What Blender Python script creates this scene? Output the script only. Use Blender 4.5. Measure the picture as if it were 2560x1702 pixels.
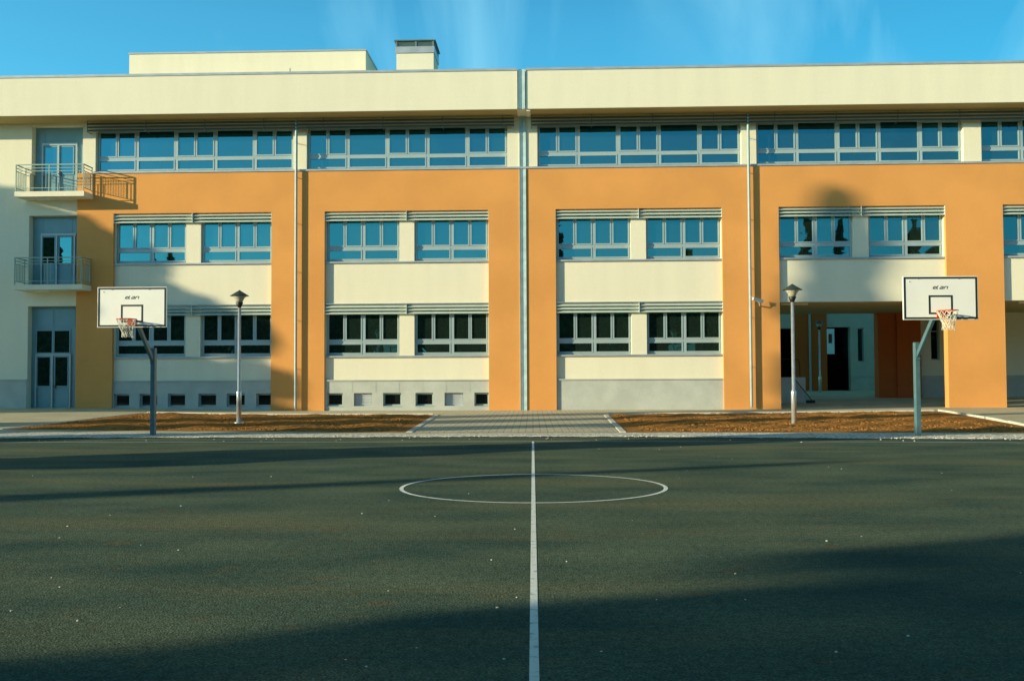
import bpy, bmesh, math, random
from mathutils import Vector, Matrix
random.seed(7)
R = math.radians
scene = bpy.context.scene
for o in list(bpy.data.objects): bpy.data.objects.remove(o)
col = scene.collection

# ------------------------------------------------------------------ camera
PITCH, ROLL, YAW, HCAM, FPX = .03592, -.00448, -.02004, 1.479, 2561.92
cy, sy, cp, sp = math.cos(YAW), math.sin(YAW), math.cos(PITCH), math.sin(PITCH)
F = Vector((sy*cp, cy*cp, sp)); Rt = Vector((cy, -sy, 0)); U = Rt.cross(F)
R2 = Rt*math.cos(ROLL)+U*math.sin(ROLL); U2 = U*math.cos(ROLL)-Rt*math.sin(ROLL)
cam = bpy.data.cameras.new('camera'); co = bpy.data.objects.new('camera', cam); col.objects.link(co)
m = Matrix((R2, U2, -F)).transposed().to_4x4(); m.translation = (0, 0, HCAM); co.matrix_world = m
cam.sensor_width = 36; cam.lens = FPX/2560*36; cam.clip_start = .1; cam.clip_end = 3000
scene.camera = co
scene.render.resolution_x = 1024; scene.render.resolution_y = 680

# ------------------------------------------------------------------ sun, sky, exposure
SUN_AZ, SUN_EL = R(66.5), R(12.0)          # light travels towards +x (right) and +y (the facade)
L = Vector((math.sin(SUN_AZ)*math.cos(SUN_EL), math.cos(SUN_AZ)*math.cos(SUN_EL), -math.sin(SUN_EL)))
sl = bpy.data.lights.new('sun', 'SUN'); sl.energy = 4.3; sl.angle = R(.55); sl.color = (1.0, .84, .53)
so = bpy.data.objects.new('sun', sl); col.objects.link(so)
so.rotation_euler = L.to_track_quat('-Z', 'Y').to_euler(); so.location = (-40, -20, 40)
w = bpy.data.worlds.new('World'); scene.world = w; w.use_nodes = True
nt = w.node_tree; nt.nodes.clear()
N = lambda t: nt.nodes.new(t)
out = N('ShaderNodeOutputWorld'); bg = N('ShaderNodeBackground'); sky = N('ShaderNodeTexSky')
sky.sky_type = 'NISHITA'; sky.sun_disc = False; sky.sun_elevation = SUN_EL
sky.sun_rotation = math.atan2(-L.x, -L.y) % (2*math.pi); sky.altitude = 200; sky.air_density = 1.0; sky.dust_density = .25; sky.ozone_density = 2.2
bg.inputs[1].default_value = .135
tc = N('ShaderNodeTexCoord'); mp = N('ShaderNodeMapping'); mp.inputs['Scale'].default_value = (2.6, 1.2, .8); mp.inputs['Rotation'].default_value = (0, R(12), R(8)); mp.inputs['Location'].default_value = (.75, .3, 0)
nz = N('ShaderNodeTexNoise'); nz.inputs['Scale'].default_value = 2.6; nz.inputs['Detail'].default_value = 5; nz.inputs['Distortion'].default_value = .8; nz.inputs['Roughness'].default_value = .5
rp = N('ShaderNodeValToRGB'); rp.color_ramp.elements[0].position = .48; rp.color_ramp.elements[1].position = .70
rp.color_ramp.elements[1].color = (.55, .55, .55, 1)
tint = N('ShaderNodeMixRGB'); tint.blend_type = 'MULTIPLY'; tint.inputs[0].default_value = 1; tint.inputs[2].default_value = (1, 1, 1, 1)
sx = N('ShaderNodeSeparateXYZ'); fb = N('ShaderNodeMapRange'); fb.inputs[1].default_value = -.25; fb.inputs[2].default_value = .45
hue = N('ShaderNodeMixRGB'); hue.inputs[1].default_value = (.43, .95, 1.13, 1); hue.inputs[2].default_value = (.24, 1.02, 1.13, 1)
zen = N('ShaderNodeMapRange'); zen.inputs[1].default_value = .33; zen.inputs[2].default_value = .72; zen.inputs[3].default_value = 1; zen.inputs[4].default_value = .12
zm = N('ShaderNodeVectorMath'); zm.operation = 'SCALE'
mx = N('ShaderNodeMixRGB'); mx.inputs[2].default_value = (1.55, 3.75, 4.75, 1)
lk = nt.links.new
lk(tc.outputs['Generated'], sx.inputs[0]); lk(sx.outputs['Y'], fb.inputs[0]); lk(fb.outputs[0], hue.inputs[0]); lk(sx.outputs['Z'], zen.inputs[0])
sidem = N('ShaderNodeMapRange'); sidem.inputs[1].default_value = -.6; sidem.inputs[2].default_value = .6
sider = N('ShaderNodeValToRGB'); e = sider.color_ramp.elements; e[0].position = .1; e[0].color = (.80, .59, .56, 1); e[1].position = .9; e[1].color = (.33, .38, .385, 1)
e2 = e.new(.5); e2.color = (.62, .51, .50, 1)
sm2 = N('ShaderNodeMixRGB'); sm2.blend_type = 'MULTIPLY'; sm2.inputs[0].default_value = 1; s2x = N('ShaderNodeVectorMath'); s2x.operation = 'SCALE'; s2x.inputs['Scale'].default_value = 2.0
lk(sx.outputs['X'], sidem.inputs[0]); lk(sidem.outputs[0], sider.inputs[0]); lk(hue.outputs[0], s2x.inputs[0]); lk(s2x.outputs[0], sm2.inputs[1]); lk(sider.outputs[0], sm2.inputs[2])
lk(sm2.outputs[0], zm.inputs[0]); lk(zen.outputs[0], zm.inputs['Scale']); lk(zm.outputs[0], tint.inputs[2])
lk(tc.outputs['Generated'], mp.inputs[0]); lk(mp.outputs[0], nz.inputs[0]); lk(nz.outputs[0], rp.inputs[0])
lk(sky.outputs[0], tint.inputs[1]); lk(tint.outputs[0], mx.inputs[1]); lk(rp.outputs[0], mx.inputs[0]); lk(mx.outputs[0], bg.inputs[0]); lk(bg.outputs[0], out.inputs[0])
vs = scene.view_settings; vs.view_transform = 'Standard'; vs.look = 'None'; vs.exposure = .68; vs.gamma = 1; vs.use_curve_mapping = False
scene.render.engine = 'CYCLES'
scene.cycles.max_bounces = 6

# ------------------------------------------------------------------ helpers
def mat(name, c, rough=.8, metal=0, spec=.5, var=.08, vscale=1.5, vstretch=(1, 1, 1), bump=0, bscale=60, c2=None, lo=.35, hi=.65, fine=0, fscale=300):
    m = bpy.data.materials.new(name); m.use_nodes = True; t = m.node_tree; b = t.nodes['Principled BSDF']
    b.inputs['Roughness'].default_value = rough; b.inputs['Metallic'].default_value = metal; b.inputs['Specular IOR Level'].default_value = spec if rough < .8 else .12
    g = t.nodes.new('ShaderNodeNewGeometry'); mp = t.nodes.new('ShaderNodeMapping'); mp.inputs['Scale'].default_value = vstretch
    n = t.nodes.new('ShaderNodeTexNoise'); n.inputs['Scale'].default_value = vscale; n.inputs['Detail'].default_value = 5
    r = t.nodes.new('ShaderNodeValToRGB'); r.color_ramp.elements[0].position = lo; r.color_ramp.elements[1].position = hi
    c2 = c2 or tuple(max(0, x*(1-2*var)) for x in c)
    r.color_ramp.elements[0].color = (*c2, 1); r.color_ramp.elements[1].color = (*c, 1)
    t.links.new(g.outputs['Position'], mp.inputs[0]); t.links.new(mp.outputs[0], n.inputs[0]); t.links.new(n.outputs[0], r.inputs[0])
    last = r.outputs[0]
    if fine:
        n3 = t.nodes.new('ShaderNodeTexNoise'); n3.inputs['Scale'].default_value = fscale; n3.inputs['Detail'].default_value = 3
        mr = t.nodes.new('ShaderNodeMapRange'); mr.inputs[1].default_value = .3; mr.inputs[2].default_value = .7; mr.inputs[3].default_value = 1-fine; mr.inputs[4].default_value = 1+fine
        mu = t.nodes.new('ShaderNodeVectorMath'); mu.operation = 'SCALE'
        t.links.new(g.outputs['Position'], n3.inputs[0]); t.links.new(n3.outputs[0], mr.inputs[0]); t.links.new(last, mu.inputs[0]); t.links.new(mr.outputs[0], mu.inputs['Scale']); last = mu.outputs[0]
    t.links.new(last, b.inputs['Base Color'])
    if bump:
        n2 = t.nodes.new('ShaderNodeTexNoise'); n2.inputs['Scale'].default_value = bscale; n2.inputs['Detail'].default_value = 4
        bp = t.nodes.new('ShaderNodeBump'); bp.inputs['Strength'].default_value = bump; bp.inputs['Distance'].default_value = .02
        t.links.new(g.outputs['Position'], n2.inputs[0]); t.links.new(n2.outputs[0], bp.inputs['Height']); t.links.new(bp.outputs[0], b.inputs['Normal'])
    return m

def glass_mat(name, refl=.45, tintc=(.45, .72, .84), wav=.03, dark=(.008, .012, .012)):
    m = bpy.data.materials.new(name); m.use_nodes = True; t = m.node_tree; t.nodes.clear()
    o = t.nodes.new('ShaderNodeOutputMaterial'); mx = t.nodes.new('ShaderNodeMixShader'); mx.inputs[0].default_value = refl
    d = t.nodes.new('ShaderNodeBsdfDiffuse'); d.inputs[0].default_value = (*dark, 1)
    gl = t.nodes.new('ShaderNodeBsdfGlossy'); gl.inputs['Color'].default_value = (*tintc, 1); gl.inputs['Roughness'].default_value = .015
    g = t.nodes.new('ShaderNodeNewGeometry'); n = t.nodes.new('ShaderNodeTexNoise'); n.inputs['Scale'].default_value = 1.3; n.inputs['Detail'].default_value = 1
    bp = t.nodes.new('ShaderNodeBump'); bp.inputs['Strength'].default_value = wav; bp.inputs['Distance'].default_value = .1
    t.links.new(g.outputs['Position'], n.inputs[0]); t.links.new(n.outputs[0], bp.inputs['Height']); t.links.new(bp.outputs[0], gl.inputs['Normal'])
    t.links.new(d.outputs[0], mx.inputs[1]); t.links.new(gl.outputs[0], mx.inputs[2]); t.links.new(mx.outputs[0], o.inputs[0])
    return m

class MB:
    def __init__(s): s.v = []; s.f = []; s.mi = []
    def face(s, pts, mi=0):
        b = len(s.v); s.v += [tuple(p) for p in pts]; s.f.append(tuple(range(b, b+len(pts)))); s.mi.append(mi)
    def box(s, x0, x1, y0, y1, z0, z1, mi=0, M=None):
        b = len(s.v); P = [Vector((x, y, z)) for z in (z0, z1) for y in (y0, y1) for x in (x0, x1)]
        if M is not None: P = [M @ p for p in P]
        s.v += [tuple(p) for p in P]
        for q in ((0, 2, 3, 1), (4, 5, 7, 6), (0, 1, 5, 4), (2, 6, 7, 3), (0, 4, 6, 2), (1, 3, 7, 5)):
            s.f.append(tuple(b+i for i in q)); s.mi.append(mi)
    def lathe(s, prof, seg=20, c=(0, 0, 0), M=None, mi=0):
        b = len(s.v); n = len(prof)
        for r, z in prof:
            for k in range(seg):
                a = 2*math.pi*k/seg; p = Vector((c[0]+r*math.cos(a), c[1]+r*math.sin(a), c[2]+z))
                if M is not None: p = M @ p
                s.v.append(tuple(p))
        for i in range(n-1):
            for k in range(seg):
                s.f.append((b+i*seg+k, b+i*seg+(k+1) % seg, b+(i+1)*seg+(k+1) % seg, b+(i+1)*seg+k)); s.mi.append(mi)
        s.f.append(tuple(b+k for k in reversed(range(seg)))); s.mi.append(mi)
        s.f.append(tuple(b+(n-1)*seg+k for k in range(seg))); s.mi.append(mi)
    def tube(s, pts, r, seg=6, mi=0, closed=False):
        pts = [Vector(p) for p in pts]; b = len(s.v); n = len(pts)
        for i, p in enumerate(pts):
            if closed: d = pts[(i+1) % n]-pts[i-1]
            else: d = pts[min(i+1, n-1)]-pts[max(i-1, 0)]
            d.normalize(); up = Vector((0, 0, 1)) if abs(d.z) < .9 else Vector((1, 0, 0))
            a = d.cross(up).normalized(); c = d.cross(a)
            rr = r[i] if isinstance(r, (list, tuple)) else r
            for k in range(seg):
                t = 2*math.pi*(k+.5)/seg; s.v.append(tuple(p+a*math.cos(t)*rr+c*math.sin(t)*rr))
        for i in range(n if closed else n-1):
            j = (i+1) % n
            for k in range(seg):
                s.f.append((b+i*seg+k, b+j*seg+k, b+j*seg+(k+1) % seg, b+i*seg+(k+1) % seg)); s.mi.append(mi)
        if not closed:
            s.f.append(tuple(b+k for k in range(seg))); s.mi.append(mi)
            s.f.append(tuple(b+(n-1)*seg+k for k in reversed(range(seg)))); s.mi.append(mi)
    def build(s, name, mats, parent=None, smooth=False, bevel=0):
        me = bpy.data.meshes.new(name); me.from_pydata(s.v, [], s.f); me.update()
        if not isinstance(mats, (list, tuple)): mats = [mats]
        for mm in mats: me.materials.append(mm)
        me.polygons.foreach_set('material_index', s.mi)
        if smooth: me.polygons.foreach_set('use_smooth', [True]*len(s.f))
        bm = bmesh.new(); bm.from_mesh(me); bmesh.ops.recalc_face_normals(bm, faces=bm.faces); bm.to_mesh(me); bm.free()
        o = bpy.data.objects.new(name, me); col.objects.link(o)
        if parent is not None: o.parent = parent
        if bevel:
            bv = o.modifiers.new('bevel', 'BEVEL'); bv.width = bevel; bv.segments = 2; bv.limit_method = 'ANGLE'
        return o

def grid_wall(mb, xs, zs, solid, y0, y1, mi=0):
    """wall of cells; only outer faces are made"""
    nx, nz_ = len(xs)-1, len(zs)-1
    S = lambda i, j: 0 <= i < nx and 0 <= j < nz_ and solid((xs[i]+xs[i+1])/2, (zs[j]+zs[j+1])/2)
    for i in range(nx):
        for j in range(nz_):
            if not S(i, j): continue
            a, b, c, d = xs[i], xs[i+1], zs[j], zs[j+1]
            mb.face([(a, y0, c), (b, y0, c), (b, y0, d), (a, y0, d)], mi); mb.face([(b, y1, c), (a, y1, c), (a, y1, d), (b, y1, d)], mi)
            if not S(i-1, j): mb.face([(a, y1, c), (a, y0, c), (a, y0, d), (a, y1, d)], mi)
            if not S(i+1, j): mb.face([(b, y0, c), (b, y1, c), (b, y1, d), (b, y0, d)], mi)
            if not S(i, j-1): mb.face([(a, y1, c), (b, y1, c), (b, y0, c), (a, y0, c)], mi)
            if not S(i, j+1): mb.face([(a, y0, d), (b, y0, d), (b, y1, d), (a, y1, d)], mi)

def tag(o, label=None, cat=None, group=None, kind=None):
    if label: o['label'] = label
    if cat: o['category'] = cat
    if group: o['group'] = group
    if kind: o['kind'] = kind
    return o
def empty(name, loc, rz=0):
    o = bpy.data.objects.new(name, None); col.objects.link(o); o.location = loc; o.rotation_euler = (0, 0, rz); o.empty_display_size = .3; return o
def copy_tree(o, parent=None):
    c = o.copy(); col.objects.link(c); c.parent = parent
    for ch in list(o.children): copy_tree(ch, c)
    return c
def lerp(pts, x):
    if x <= pts[0][0]: (a, b), (c, d) = pts[0], pts[1]
    elif x >= pts[-1][0]: (a, b), (c, d) = pts[-2], pts[-1]
    else:
        for (a, b), (c, d) in zip(pts, pts[1:]):
            if a <= x <= c: break
    return b+(d-b)*(x-a)/(c-a)
def sm(t): t = max(0, min(1, t)); return t*t*(3-2*t)

# ------------------------------------------------------------------ materials
cream = mat('cream_render', (.79, .77, .60),   .9, var=.022, vscale=1.1, vstretch=(1.6, 1, .22), bump=.25, bscale=90, fine=.03, fscale=25)
orange = mat('orange_render', (.735, .350, .105), .9, var=.055, vscale=.45, bump=.25, bscale=90, fine=.025, fscale=20)
plinth_m = mat('grey_plinth', (.50, .54, .50), .85, var=.07, vscale=1.2, bump=.15, bscale=50, fine=.05, fscale=18)
metal_m = mat('grey_window_metal', (.37, .48, .49), .35, metal=.12, var=.03, vscale=2)
panel_m = mat('blue_grey_door_panel', (.17, .33, .37), .4, metal=.1, var=.04, vscale=2)
louv_m = mat('louvre_metal', (.60, .69, .63), .5, metal=.05, var=.04, vscale=3)
flash_m = mat('zinc_flashing', (.45, .50, .52), .4, metal=.3, var=.08, vscale=2)
pipe_m = mat('painted_downpipe', (.33, .46, .48), .55, metal=.1, var=.06, vscale=4)
alu_m = mat('bright_aluminium', (.66, .74, .78), .24, metal=.6, var=.08, vscale=6)
rail_m = mat('railing_paint', (.30, .40, .33), .45, metal=.2, var=.05)
glass_m = glass_mat('coated_window_glass', .30, (.17, .74, .80), dark=(.012, .024, .018))
darkgl_m = glass_mat('dark_basement_glass', .04, (.5, .6, .6))
black_m = mat('black_opening', (.006, .006, .006), .9, var=.1)
lightm = mat('light_fitting', (.85, .9, .85), .4, var=.02)
conc_m = mat('concrete_pavement', (.60, .55, .37), .9, var=.1, vscale=.8, bump=.2, bscale=30, fine=.08, fscale=12)
kerb_m = mat('pale_kerb', (.66, .65, .56), .9, var=.08, vscale=3, bump=.3, bscale=30)
soil_m = mat('brown_soil', (.48, .215, .045), 1, c2=(.24, .11, .026), vscale=3.5, lo=.3, hi=.7, bump=1.0, bscale=22, fine=.35, fscale=25)
clod_m = mat('soil_clod', (.42, .20, .05), 1, c2=(.21, .10, .03), vscale=5)
soffit_m = mat('shaded_cream_soffit', (.50, .40, .19), .9, var=.06, vscale=.8)  # cream soffits, with shade and warm bounce light put into the colour
ulouv_m = mat('eave_shaded_louvre', (.11, .17, .165), .5, metal=.1, var=.06, vscale=3)  # same louvres under the eave, its shade painted into a darker colour
gravel_m = mat('pale_gravel', (.78, .76, .64), .9, c2=(.30, .30, .27), vscale=14, lo=.35, hi=.6, bump=1, bscale=45, fine=.25, fscale=40)
stone_m = mat('white_stone', (.80, .80, .72), .8, var=.1, vscale=10)
line_m = mat('white_line_paint', (.88, .92, .86), .7, c2=(.42, .48, .44), vscale=11, lo=.28, hi=.46, bump=.4, bscale=120)
terr_m = mat('far_ground', (.10, .12, .05), 1, var=.2, vscale=.3)
roofd_m = mat('lamp_roof_green', (.055, .085, .07), .4, metal=.3, var=.05)
blk_m = mat('black_plastic', (.012, .012, .013), .5, var=.05)
hoopm = mat('blue_grey_hoop_paint', (.085, .19, .225), .4, metal=.05, var=.1, vscale=5)
board_m = mat('white_backboard', (.93, .98, .94), .45, var=.02, vscale=2)
bline_m = mat('black_board_line', (.012, .03, .028), .5, var=.05)
rim_m = mat('orange_red_rim', (.72, .10, .015), .4, var=.1)
net_m = mat('white_net_cord', (.80, .80, .66), .8, var=.05)
camw = mat('white_camera_shell', (.75, .75, .66), .4, var=.03)
bark_m = mat('bark', (.10, .07, .045), 1, var=.2)
leaf_m = mat('dark_needles', (.08, .115, .05), .8, c2=(.035, .06, .025), vscale=2)
joint2_m = mat('joint_cover_metal', (.42, .60, .63), .5, metal=.1, var=.12, vscale=3)
joint_m = mat('joint_line', (.43, .47, .44), .9)
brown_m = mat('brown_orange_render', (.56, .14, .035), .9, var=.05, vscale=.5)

# pavers: brick texture
def paver_mat():
    m = bpy.data.materials.new('concrete_pavers'); m.use_nodes = True; t = m.node_tree; b = t.nodes['Principled BSDF']; b.inputs['Roughness'].default_value = .9
    g = t.nodes.new('ShaderNodeNewGeometry'); br = t.nodes.new('ShaderNodeTexBrick'); br.offset = .5
    for k, v in (('Scale', 1.0), ('Mortar Size', .014), ('Mortar Smooth', .3), ('Brick Width', .40), ('Row Height', .40), ('Bias', 0)): br.inputs[k].default_value = v
    br.inputs['Color1'].default_value = (.74, .68, .47, 1); br.inputs['Color2'].default_value = (.64, .58, .41, 1); br.inputs['Mortar'].default_value = (.13, .125, .10, 1)
    n = t.nodes.new('ShaderNodeTexNoise'); n.inputs['Scale'].default_value = 20
    mx = t.nodes.new('ShaderNodeMixRGB'); mx.blend_type = 'MULTIPLY'; mx.inputs[0].default_value = .35
    t.links.new(g.outputs['Position'], br.inputs['Vector']); t.links.new(g.outputs['Position'], n.inputs[0])
    t.links.new(br.outputs[0], mx.inputs[1]); t.links.new(n.outputs[0], mx.inputs[2]); t.links.new(mx.outputs[0], b.inputs['Base Color'])
    bp = t.nodes.new('ShaderNodeBump'); bp.inputs['Strength'].default_value = .5; bp.inputs['Distance'].default_value = .01; bp.invert = True
    t.links.new(br.outputs['Fac'], bp.inputs['Height']); t.links.new(bp.outputs[0], b.inputs['Normal'])
    return m
paver_m = paver_mat()

def asphalt_mat():
    m = bpy.data.materials.new('green_grey_asphalt'); m.use_nodes = True; t = m.node_tree; b = t.nodes['Principled BSDF']
    b.inputs['Roughness'].default_value = 1; b.inputs['Specular IOR Level'].default_value = .05
    N = t.nodes.new; K = t.links.new
    g = N('ShaderNodeNewGeometry')
    def noise(scale, det, stretch=(1, 1, 1)):
        mp = N('ShaderNodeMapping'); mp.inputs['Scale'].default_value = stretch; n = N('ShaderNodeTexNoise'); n.inputs['Scale'].default_value = scale; n.inputs['Detail'].default_value = det
        K(g.outputs['Position'], mp.inputs[0]); K(mp.outputs[0], n.inputs[0]); return n.outputs[0]
    def ramp(s, p0, p1, c0, c1):
        r = N('ShaderNodeValToRGB'); r.color_ramp.elements[0].position = p0; r.color_ramp.elements[1].position = p1
        r.color_ramp.elements[0].color = (*c0, 1); r.color_ramp.elements[1].color = (*c1, 1); K(s, r.inputs[0]); return r.outputs[0]
    def mix(a, b_, f, mode='MIX'):
        x = N('ShaderNodeMixRGB'); x.blend_type = mode
        if isinstance(f, (int, float)): x.inputs[0].default_value = f
        else: K(f, x.inputs[0])
        K(a, x.inputs[1])
        if isinstance(b_, tuple): x.inputs[2].default_value = (*b_, 1)
        else: K(b_, x.inputs[2])
        return x.outputs[0]
    base = ramp(noise(.9, 8, (.6, 1, 1)), .32, .68, (.095, .170, .135), (.215, .285, .190))
    worn = ramp(noise(.5, 5, (.3, 1.3, 1)), .50, .74, (0, 0, 0), (.8, .8, .8))
    c = mix(base, (.33, .315, .17), worn)
    spots = ramp(noise(4.5, 4, (.5, 1, 1)), .60, .72, (0, 0, 0), (.7, .7, .7))
    c = mix(c, (.27, .22, .12), spots)
    grain = ramp(noise(60, 3), .35, .65, (.25, .25, .25), (1.0, 1.0, 1.0))
    c = mix(c, grain, .85, 'MULTIPLY')
    g2 = ramp(noise(16, 5), .33, .67, (.55, .55, .55), (1.0, 1.0, 1.0))
    c = mix(c, g2, .8, 'MULTIPLY')
    K(c, b.inputs['Base Color'])
    bp = N('ShaderNodeBump'); bp.inputs['Strength'].default_value = .8; bp.inputs['Distance'].default_value = .012; K(noise(70, 4), bp.inputs['Height']); K(bp.outputs[0], b.inputs['Normal'])
    return m
asph_m = asphalt_mat()

# ------------------------------------------------------------------ ground levels
YB, TH = 46.117, -.015667
def zp(x, y):
    t = sm((y-29)/12)
    z = .16*sm((-x-9)/12)*t + .05*sm((x-8)/9)*t
    z += (.26*sm((y-46.2)/8.5)+.22*sm((y-55)/5))*sm((x-9)/2)
    return z
court_l = [(-40, 25.2), (-11.2, 24.05), (-4.6, 23.78), (0, 23.72), (3.3, 23.58), (6.6, 23.3), (10.7, 22.78), (30, 20.6)]
grav_n = [(-40, 26.6), (-13.4, 25.6), (-9, 25.5), (-4.7, 25.45), (0, 25.4), (3.6, 25.1), (6.9, 24.4), (11, 23.75), (30, 21.2)]
grav_f = [(-40, 31), (-15, 28.5), (-9.1, 27.2), (-5, 26.65), (0, 26.7), (3.9, 26.95), (7.5, 26.35), (12, 25.4), (30, 23.5)]
bed_n = [(-40, 33.5), (-15, 30), (-9.7, 28.8), (-5.3, 27.95), (0, 27.6), (2.4, 27.4), (7.65, 27.05), (12.6, 26.7), (30, 25.6)]
bed_far = [(-40, 41.2), (-14, 41.1), (-4, 40.6), (3, 40.3), (9, 40.7), (16, 41.2), (30, 41.5)]

def sheet(name, m, lo, hi, x0, x1, nx, ny, z, kind='structure', label=None):
    mb = MB(); lo_ = lo if callable(lo) else (lambda x, P=lo: lerp(P, x) if isinstance(P, list) else P)
    hi_ = hi if callable(hi) else (lambda x, P=hi: lerp(P, x) if isinstance(P, list) else P)
    for i in range(nx+1):
        for j in range(ny+1):
            x = x0+(x1-x0)*i/nx; a, b = lo_(x), hi_(x); y = a+(b-a)*j/ny; mb.v.append((x, y, z(x, y)))
    for i in range(nx):
        for j in range(ny):
            a = i*(ny+1)+j; mb.f.append((a, a+ny+1, a+ny+2, a+1)); mb.mi.append(0)
    o = mb.build(name, m); tag(o, label, None, None, kind); return o

def big(name, m, x0, x1, y0, y1, z):
    mb = MB(); mb.face([(x0, y0, z), (x1, y0, z), (x1, y1, z), (x0, y1, z)]); return tag(mb.build(name, m), kind='structure')
big('ground', terr_m, -900, 900, -900, 900, -.06)
sheet('court', asph_m, -34, grav_n, -60, 60, 60, 3, lambda x, y: 0)
sheet('pavement', conc_m, grav_f, lambda x: 78, -60, 60, 240, 100, lambda x, y: zp(x, y)+.004, label=None)
sheet('gravel_strip', gravel_m, lambda x: lerp(grav_n, x)-.05+.05*math.sin(x*3.1)+.04*math.sin(x*7.7), lambda x: lerp(grav_f, x)+.02, -60, 60, 600, 6, lambda x, y: .012+.008*random.random()+.012*sm((y-lerp(grav_n, x))/.5))
mb = MB()
def band(f, w, x0, x1, n, z=.0022):
    for i in range(n):
        a = x0+(x1-x0)*i/n; b = x0+(x1-x0)*(i+1)/n
        mb.face([(a, lerp(f, a)-w/2, z), (b, lerp(f, b)-w/2, z), (b, lerp(f, b)+w/2, z), (a, lerp(f, a)+w/2, z)])
band(court_l, .05, -40, 40, 80); tag(mb.build('touchline', line_m), kind='structure')
mb = MB(); ys = [-18+i*.5 for i in range(84)]+[23.70]
for a, b in zip(ys, ys[1:]): mb.face([(-.025, a, .0022), (.025, a, .0022), (.025, b, .0022), (-.025, b, .0022)])
tag(mb.build('halfway_line', line_m), kind='structure')
mb = MB(); n = 96
for k in range(n):
    a, b = 2*math.pi*k/n, 2*math.pi*(k+1)/n
    P = lambda r, t: (r*math.cos(t), 13.91+r*math.sin(t), .0036)
    mb.face([P(1.745, a), P(1.8, a), P(1.8, b), P(1.745, b)])
tag(mb.build('centre_circle', line_m), kind='structure')

# planting beds, kerbs, path
def rough(x, y): return .02*math.sin(x*2.3+y)+.018*math.sin(x*5.1-y*3.3)+.02*random.random()
bx0 = lambda y: -15.5-.1*math.sin(y*.4)
def bed(name, x0, x1f, nx=180, ny=150):
    mb = MB(); n = nx
    for i in range(nx+1):
        for j in range(ny+1):
            s, t = i/nx, j/ny; xm = x0(0)+(x1f(0)-x0(0))*s
            ya, yb = lerp(bed_n, xm), lerp(bed_far, xm); y = ya+(yb-ya)*t
            x = x0(t)+(x1f(t)-x0(t))*s
            edge = min(s, 1-s, t, 1-t)
            mb.v.append((x, y, zp(x, y)+.012+(rough(x, y)+.03)*sm(edge*12)))
    for i in range(nx):
        for j in range(ny):
            a = i*(ny+1)+j; mb.f.append((a, a+ny+1, a+ny+2, a+1)); mb.mi.append(0)
    return tag(mb.build(name, soil_m), kind='structure')
bed('soil_bed', lambda t: -15.6, lambda t: -3.45-.45*t)
bed('soil_bed', lambda t: 2.5+.45*t, lambda t: 13.2+2.9*t**.75)
def kerb(pts, w, h, jitter=0):
    mb = MB(); segs = []
    for (a, b) in zip(pts, pts[1:]):
        a, b = Vector(a), Vector(b); Ln = (b-a).length; n = max(1, round(Ln/1.0))
        for k in range(n): segs.append((a+(b-a)*k/n, a+(b-a)*(k+1)/n))
    for a, b in segs:
        d = (b-a).normalized(); s = Vector((-d.y, d.x))*w/2; g = d*.006; j = random.uniform(-jitter, jitter)
        off = Vector((-d.y, d.x))*random.uniform(-jitter, jitter)
        P = [a+g+s+off, b-g+s+off, b-g-s+off, a+g-s+off]; base = len(mb.v)
        for q in P: mb.v.append((q.x, q.y, zp(q.x, q.y)-.03))
        for q in P: mb.v.append((q.x, q.y, zp(q.x, q.y)+h+j*.3))
        for f in ((0, 1, 2, 3), (4, 7, 6, 5), (0, 4, 5, 1), (1, 5, 6, 2), (2, 6, 7, 3), (3, 7, 4, 0)): mb.f.append(tuple(base+i for i in f)); mb.mi.append(0)
    return tag(mb.build('kerb', kerb_m, bevel=.008), kind='structure')
farpts = lambda x0, x1: [(x0+(x1-x0)*i/12, lerp(bed_far, x0+(x1-x0)*i/12)+.12) for i in range(13)]
kerb(farpts(-15.6, -3.95), .12, .07); kerb(farpts(2.95, 16.0), .12, .07, .01)
kerb([(-3.35, 27.75), (-3.8, 40.7)], .17, .025); kerb([(2.4, 27.45), (2.85, 40.3)], .17, .025)
kerb([(13.3+2.9*t**.75, lerp(bed_n, 13.2)*(1-t)+lerp(bed_far, 16)*t) for t in [i/14 for i in range(15)]], .12, .08, .03)
kerb([(-15.75, 30.1), (-15.75, 41.1)], .1, .03)
mb = MB()
for j in range(14):
    t0, t1 = j/14, (j+1)/14
    for s0, s1 in ((0, .5), (.5, 1)):
        P = lambda s, t: (-3.24-.45*t+s*(5.53+.9*t), 27.6+t*18.2, zp(0, 27.6+t*18.2)+.009)
        mb.face([P(s0, t0), P(s1, t0), P(s1, t1), P(s0, t1)])
tag(mb.build('path', paver_m), kind='structure')

# stones and clods that nobody could count
def pebbles(name, m, spots, r0, r1):
    mb = MB()
    for (x, y, z) in spots:
        r = random.uniform(r0, r1); b = len(mb.v); a0 = random.random()*6
        ring = [(x+r*random.uniform(.7, 1.1)*math.cos(a0+k*1.257), y+r*random.uniform(.7, 1.1)*math.sin(a0+k*1.257), z+r*.25) for k in range(5)]
        mb.v += ring; mb.v.append((x, y, z+r*random.uniform(.6, .9))); mb.v += [(p[0], p[1], z-.01) for p in ring]
        for k in range(5):
            mb.f.append((b+k, b+(k+1) % 5, b+5)); mb.mi.append(0); mb.f.append((b+6+k, b+6+(k+1) % 5, b+(k+1) % 5, b+k)); mb.mi.append(0)
    return mb.build(name, m)
sp_ = []
for _ in range(5200):
    x = random.uniform(-22, 20); a, b = lerp(grav_n, x), lerp(grav_f, x)
    y = a+(b-a)*(random.random()**1.3)*.95 if random.random() < .985 else a-random.random()**2*1.5
    sp_.append((x, y, .02 if y > a else .0))
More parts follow.
